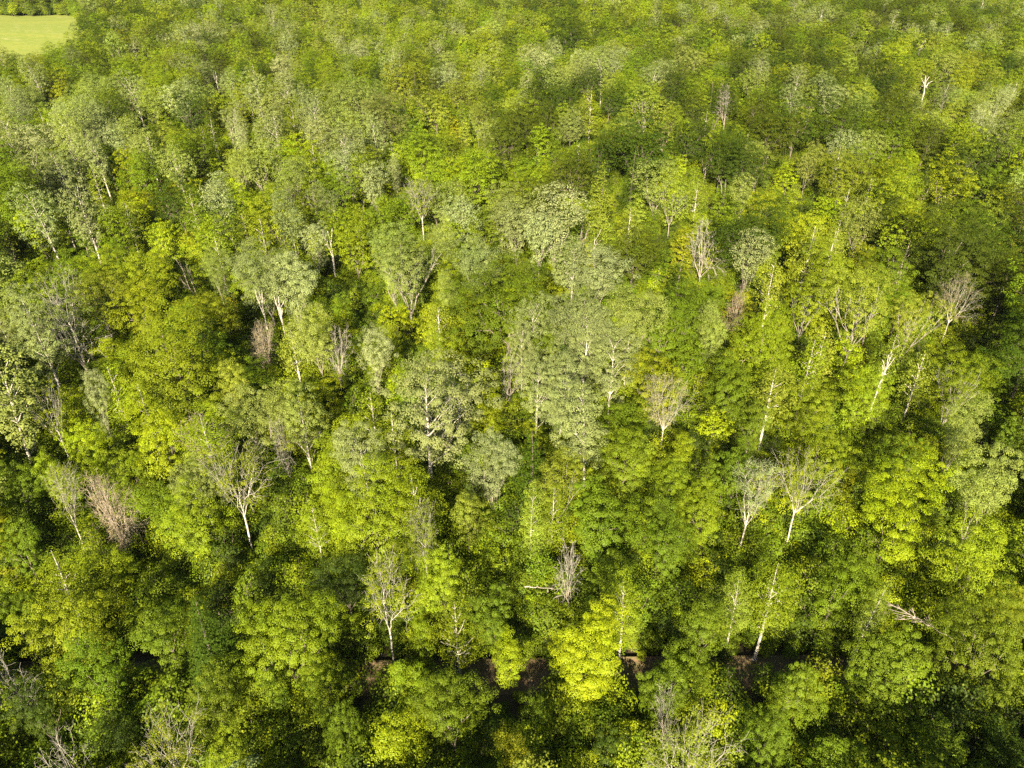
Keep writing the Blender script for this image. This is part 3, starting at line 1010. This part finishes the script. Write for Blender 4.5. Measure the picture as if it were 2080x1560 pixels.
far_src = []; far_index = {}
for kk, nv in (('M', 8), ('O', 5), ('S', 3), ('V', 3), ('P', 3), ('T', 2), ('B', 1), ('D', 2), ('N', 1), ('L', 3), ('C', 1), ('K', 1)):
    for lod in (1, 2):
        far_index[kk, lod] = []
        for s in range(nv):
            o = bpy.data.objects.new('far_tree', whole_mesh(kk, s, lod))
            far_index[kk, lod].append(len(far_src)); far_src.append(o)
rf = np.random.default_rng(9)
n = len(rest)
scatter('distant_woodland', far_src, dict(
    co=np.array([[T.x, T.y, float(ground_z(T.x, T.y)) - 0.05] for T in rest]),
    pick=np.array([far_index[T.kind, 1 if T.depth < 240 else 2][int(rf.integers(len(far_index[T.kind, 1])))] for T in rest]),
    turn=np.stack([np.zeros(n), np.zeros(n), rf.uniform(0, 6.283, n)], 1),
    size=np.array([[T.R / KIND[T.kind]['R']] * 2 + [T.h / KIND[T.kind]['H']] for T in rest]),
    tint=np.array([tinted(T.tint, rf, 1.2) for T in rest])),
    'unbroken canopy of mixed green woodland stretching to the top of the picture')

# undergrowth: saplings and shrubs under the trees
def shrub_mesh(seed):
    rng = np.random.default_rng(900 + seed)
    H, R = rng.uniform(2.2, 3.6), rng.uniform(1.1, 1.6)
    tips = lobed_points(rng, 46, p_round, R, 0.5, H, .5, 6, .4, .4)
    S = Skel(rng)
    b = S.add([0, 0, 0], -1, 0); b2 = S.add([0, 0, .35], b, 0)
    S.grow(b2, tips, 1)
    P, par, r, limb = S.finish(0.012, 2.4)
    co, q = wood_arrays(dict(P=P, par=par, r=r, limb=limb))
    lc, lq, lv = leaves_at(rng, tips, np.array([0, 0, 1.0]), 60, .50, .55, .115)
    nv, nq = len(co), len(q)
    return mesh_from('shrub', np.concatenate([co, lc]), np.concatenate([q, lq + nv]), mats=[MAT['grey'], MAT['leaf']],
                     mat_idx=np.concatenate([np.zeros(nq, int), np.ones(len(lq), int)]), leaf_var=np.concatenate([np.full((nq, 3), .5), lv]))
shrub_src = [bpy.data.objects.new('shrub', shrub_mesh(s)) for s in range(6)]
ru = np.random.default_rng(31)
sp_pts = []
for _ in range(24000):
    y = 14 + 230 * ru.random() ** 1.15
    dep = y * cp + 50 * sp
    x = ru.uniform(-1, 1) * (0.72 * dep + 12)
    if abs(y - TRACK_Y) < (2.3 if ru.random() < .6 else 1.7):
        continue
    sp_pts.append((x, y))
sp_pts = np.array(sp_pts); n = len(sp_pts)
sz = ru.uniform(0.45, 1.5, n) ** 1.0
open_px = np.array([any(a0 - 15 < project(q[0], TRACK_Y, 0)[0] < a1 + 15 for a0, a1 in TRACK_GAPS) for q in sp_pts])
beside = (sp_pts[:, 1] < TRACK_Y) & (sp_pts[:, 1] > TRACK_Y - 6)
sz[beside & open_px] *= 0.3
sz[beside & ~open_px] *= 1.25
sz[(sp_pts[:, 1] > TRACK_Y) & (sp_pts[:, 1] < TRACK_Y + 4)] *= 0.7
# bushes along the meadow's rim
rim = []
for a, b in zip(MEADOW[:-1], MEADOW[1:]):
    L = math.hypot(b[0] - a[0], b[1] - a[1])
    for q in range(int(L * 1.6)):
        u = ru.random()
        rim.append((a[0] + (b[0] - a[0]) * u + ru.normal(0, 2.0), a[1] + (b[1] - a[1]) * u + ru.normal(0, 2.0)))
sp_pts = np.concatenate([sp_pts, np.array(rim)]); sz = np.concatenate([sz, ru.uniform(1.0, 2.4, len(rim))]); n = len(sp_pts)
pal = ['mg', 'mg', 'yg', 'yg', 'mg', 'dg', 'lm']
scatter('undergrowth', shrub_src, dict(
    co=np.stack([sp_pts[:, 0], sp_pts[:, 1], ground_z(sp_pts[:, 0], sp_pts[:, 1]) - 0.05], 1),
    pick=ru.integers(0, 6, n), turn=np.stack([ru.normal(0, .1, n), ru.normal(0, .1, n), ru.uniform(0, 6.283, n)], 1),
    size=np.stack([sz, sz, sz * ru.uniform(.8, 1.5, n)], 1),
    tint=np.array([tinted(pal[int(ru.integers(len(pal)))], ru) for _ in range(n)])),
    'dark green saplings and shrubs growing under the trees')
print('stuff built', round(time.time() - T0, 1))

# ------------------------------------------------------------------ fallen wood
def fallen(name, label, px, py, z, length, ang, r, tilt, seed, twigs=10):
    rng = np.random.default_rng(seed)
    p, t = at(px, py, z)
    S = Skel(rng)
    prev = -1; N = 9
    d = np.array([math.cos(tilt), 0, math.sin(tilt)])
    nodes = []
    for i in range(N + 1):
        q = d * length * i / N + rng.normal(0, 0.05, 3) * (i > 0)
        prev = S.add(q, prev, 0, r * (1 - 0.85 * i / N)); nodes.append(prev)
    for j in range(twigs):
        i = nodes[int(rng.integers(N // 3, N))]
        q = S.p[i]; dd = d * 0.9 + rng.normal(0, 0.45, 3); dd /= np.linalg.norm(dd)
        L = length * rng.uniform(.15, .4)
        a = S.add(q + dd * L * .5, i, j + 1)
        for _ in range(3):
            e = dd + rng.normal(0, .3, 3); e /= np.linalg.norm(e)
            S.add(S.p[a] + e * L * rng.uniform(.3, .6), a, j + 1)
    P, par, rad, limb = S.finish(0.016, 2.4)
    sk = dict(P=P, par=par, r=rad, limb=limb)
    root = bpy.data.objects.new(name, None); C.objects.link(root)
    root.location = p; root.rotation_euler = (0, 0, ang)
    root['label'] = label; root['category'] = 'fallen tree'; root['group'] = 'fallen dead wood'
    co, q = wood_arrays(sk, lambda l: l == 0)
    o = bpy.data.objects.new('trunk', mesh_from('trunk', co, q, mats=[MAT['dead']], smooth=True)); C.objects.link(o); o.parent = root
    for j in range(twigs):
        co, q = wood_arrays(sk, lambda l, j=j: l == j + 1)
        if len(co):
            o = bpy.data.objects.new('bough', mesh_from('bough', co, q, mats=[MAT['dead']], smooth=True)); C.objects.link(o); o.parent = root

fallen('fallen_tree', 'pale fallen birch lying across dark shrubs in the lower right corner', 1745, 1466, 3.2, 7.5, -0.45, .10, .02, 3, 10)
fallen('fallen_tree', 'fallen dead treetop of grey twigs in the shade at lower right', 1935, 1298, 7.0, 4.6, 2.45, .06, .10, 4, 14)
fallen('fallen_tree', 'short pale log caught level among leaves above the bright yellow tree', 1066, 1192, 6.5, 2.6, -0.05, .07, .0, 5, 2)

# ------------------------------------------------------------------ ground, track, meadow
def grid_mesh(name, xs, ys, zf, mat, mask=None):
    X, Y = np.meshgrid(xs, ys)
    Z = zf(X, Y)
    co = np.stack([X.ravel(), Y.ravel(), Z.ravel()], 1)
    nx, ny = len(xs), len(ys)
    i, j = np.meshgrid(np.arange(nx - 1), np.arange(ny - 1))
    a = (j * nx + i).ravel()
    q = np.stack([a, a + 1, a + nx + 1, a + nx], 1)
    if mask is not None:
        cx = (X[:-1, :-1] + X[1:, 1:]).ravel() / 2; cy = (Y[:-1, :-1] + Y[1:, 1:]).ravel() / 2
        keep = np.array([mask(x, y) for x, y in zip(cx, cy)])
        q = q[keep]
        used = np.unique(q); remap = np.zeros(len(co), int); remap[used] = np.arange(len(used))
        co = co[used]; q = remap[q]
    me = mesh_from(name, co, q, mats=[mat], smooth=True)
    o = bpy.data.objects.new(name, me); C.objects.link(o)
    o['kind'] = 'structure'
    return o

def soil_material(name, cols, scales, bump=0.4, stretch=(1, 1, 1)):
    m, nt, out = new_mat(name)
    L = nt.links
    tc = nd(nt, 'ShaderNodeTexCoord')
    mp = nd(nt, 'ShaderNodeMapping'); mp.inputs['Scale'].default_value = stretch
    L.new(tc.outputs['Object'], mp.inputs[0])
    n1 = nd(nt, 'ShaderNodeTexNoise'); n1.inputs['Scale'].default_value = scales[0]; n1.inputs['Detail'].default_value = 8
    n2 = nd(nt, 'ShaderNodeTexNoise'); n2.inputs['Scale'].default_value = scales[1]; n2.inputs['Detail'].default_value = 6
    L.new(mp.outputs[0], n1.inputs[0]); L.new(mp.outputs[0], n2.inputs[0])
    mix = nd(nt, 'ShaderNodeMath', operation='ADD'); L.new(n1.outputs[0], mix.inputs[0]); L.new(n2.outputs[0], mix.inputs[1])
    mr = nd(nt, 'ShaderNodeMapRange'); mr.inputs[1].default_value = 0.65; mr.inputs[2].default_value = 1.35
    L.new(mix.outputs[0], mr.inputs[0])
    cr = nd(nt, 'ShaderNodeValToRGB')
    els = cr.color_ramp.elements
    while len(els) < len(cols):
        els.new(0.5)
    for i, c in enumerate(cols):
        els[i].position = i / (len(cols) - 1); els[i].color = (*c, 1)
    L.new(mr.outputs[0], cr.inputs[0])
    b = nd(nt, 'ShaderNodeBsdfPrincipled'); b.inputs['Roughness'].default_value = 0.95; b.inputs['Specular IOR Level'].default_value = 0.1
    L.new(cr.outputs[0], b.inputs['Base Color'])
    bp = nd(nt, 'ShaderNodeBump'); bp.inputs['Strength'].default_value = bump; bp.inputs['Distance'].default_value = 0.15
    L.new(n2.outputs[0], bp.inputs['Height']); L.new(bp.outputs[0], b.inputs['Normal'])
    L.new(b.outputs[0], out.inputs[0])
    return m

m_floor = soil_material('forest_floor', [(.030, .022, .014), (.070, .048, .028), (.045, .050, .018), (.11, .080, .048)], (0.8, 5.0))
m_track = soil_material('track_soil', [(.075, .048, .026), (.15, .098, .056), (.085, .080, .028), (.20, .135, .080)], (1.2, 7.0), 0.7, (0.35, 1.6, 1))
m_meadow = soil_material('meadow_grass', [(.11, .155, .02), (.24, .25, .05), (.16, .20, .03), (.33, .30, .11)], (0.045, 0.6), 0.8, (0.5, 2.6, 1))

fine = np.arange(-1200, 1201, 12)
finey = np.concatenate([[-140, -90], np.arange(-40, 1330, 12)])
ground = grid_mesh('ground', fine, finey, lambda X, Y: ground_z(X, Y) * (np.hypot(X, Y) < 1350), m_floor)

rg = np.random.default_rng(2)
ty = np.linspace(-1.75, 1.75, 15)
prof_z = np.array([-.2, .02, .05, .01, -.05, -.06, -.01, .06, .05, .0, -.06, -.05, .03, .12, .30])
txs = np.arange(-90, 90.5, 0.5)
X, W = np.meshgrid(txs, ty)
Yc = TRACK_Y + 0.35 * np.sin(X * 0.05) + W
Z = np.repeat(prof_z[:, None], len(txs), 1) + rg.normal(0, .015, X.shape) + 0.075
co = np.stack([X.ravel(), Yc.ravel(), Z.ravel()], 1)
nx = len(txs); i, j = np.meshgrid(np.arange(nx - 1), np.arange(len(ty) - 1)); a = (j * nx + i).ravel()
o = bpy.data.objects.new('track', mesh_from('track', co, np.stack([a, a + 1, a + nx + 1, a + nx], 1), mats=[m_track], smooth=True)); C.objects.link(o)
o['kind'] = 'structure'; o['label'] = 'brown earth track crossing the wood below the trees'

mead = grid_mesh('meadow', np.arange(-528, -140, 4.0), np.arange(200, 432, 4.0), lambda X, Y: ground_z(X, Y) + 0.35, m_meadow, lambda x, y: in_poly(x, y, MEADOW))
mead['label'] = 'sunlit yellow-green meadow beyond the trees at upper left'

# ------------------------------------------------------------------ light
SUN_EL = math.radians(29)
SUN_AZ = math.radians(9)            # the light travels away from the camera and a little to the right
w = bpy.data.worlds.new('World'); sc.world = w; w.use_nodes = True
nt = w.node_tree
bg = nt.nodes['Background']
sky = nt.nodes.new('ShaderNodeTexSky'); sky.sky_type = 'NISHITA'; sky.sun_disc = False
sky.sun_elevation = SUN_EL; sky.sun_rotation = math.pi + SUN_AZ
nt.links.new(sky.outputs[0], bg.inputs[0]); bg.inputs[1].default_value = 0.05
sun_d = bpy.data.lights.new('sun', 'SUN'); sun_d.energy = 5.0; sun_d.angle = math.radians(0.5); sun_d.color = (1.0, 0.90, 0.68)
sun = bpy.data.objects.new('sun', sun_d); C.objects.link(sun)
d = Vector((math.sin(SUN_AZ) * math.cos(SUN_EL), math.cos(SUN_AZ) * math.cos(SUN_EL), -math.sin(SUN_EL)))
sun.rotation_euler = d.to_track_quat('-Z', 'Y').to_euler()
sun.location = (0, -60, 120)

# ------------------------------------------------------------------ haze
HAZE = 0.00006
x0, x1, y0, y1, z0, z1 = -1300, 1300, -150, 1350, -8, 64
co = np.array([[x, y, z] for z in (z0, z1) for y in (y0, y1) for x in (x0, x1)], float)
q = np.array([[0, 2, 3, 1], [4, 5, 7, 6], [0, 1, 5, 4], [2, 6, 7, 3], [0, 4, 6, 2], [1, 3, 7, 5]])
m, nt, out = new_mat('thin_haze')
v = nd(nt, 'ShaderNodeVolumePrincipled'); v.inputs['Density'].default_value = HAZE; v.inputs['Color'].default_value = (0.95, 0.97, 1.0, 1)
v.inputs['Anisotropy'].default_value = 0.6
nt.links.new(v.outputs[0], out.inputs['Volume'])
o = bpy.data.objects.new('haze', mesh_from('haze', co, q, mats=[m])); C.objects.link(o)
o['kind'] = 'stuff'; o['label'] = 'thin pale haze over the whole wood'

# ------------------------------------------------------------------ render
sc.view_settings.view_transform = 'Standard'
sc.view_settings.look = 'None'
sc.view_settings.exposure = 1.95
sc.view_settings.gamma = 1
cy = sc.cycles
cy.max_bounces = 5; cy.diffuse_bounces = 2; cy.glossy_bounces = 1; cy.transmission_bounces = 3; cy.transparent_max_bounces = 4
cy.volume_bounces = 0; cy.caustics_reflective = False; cy.caustics_refractive = False
cy.use_denoising = False
cy.use_adaptive_sampling = False
print('script', round(time.time() - T0, 1))
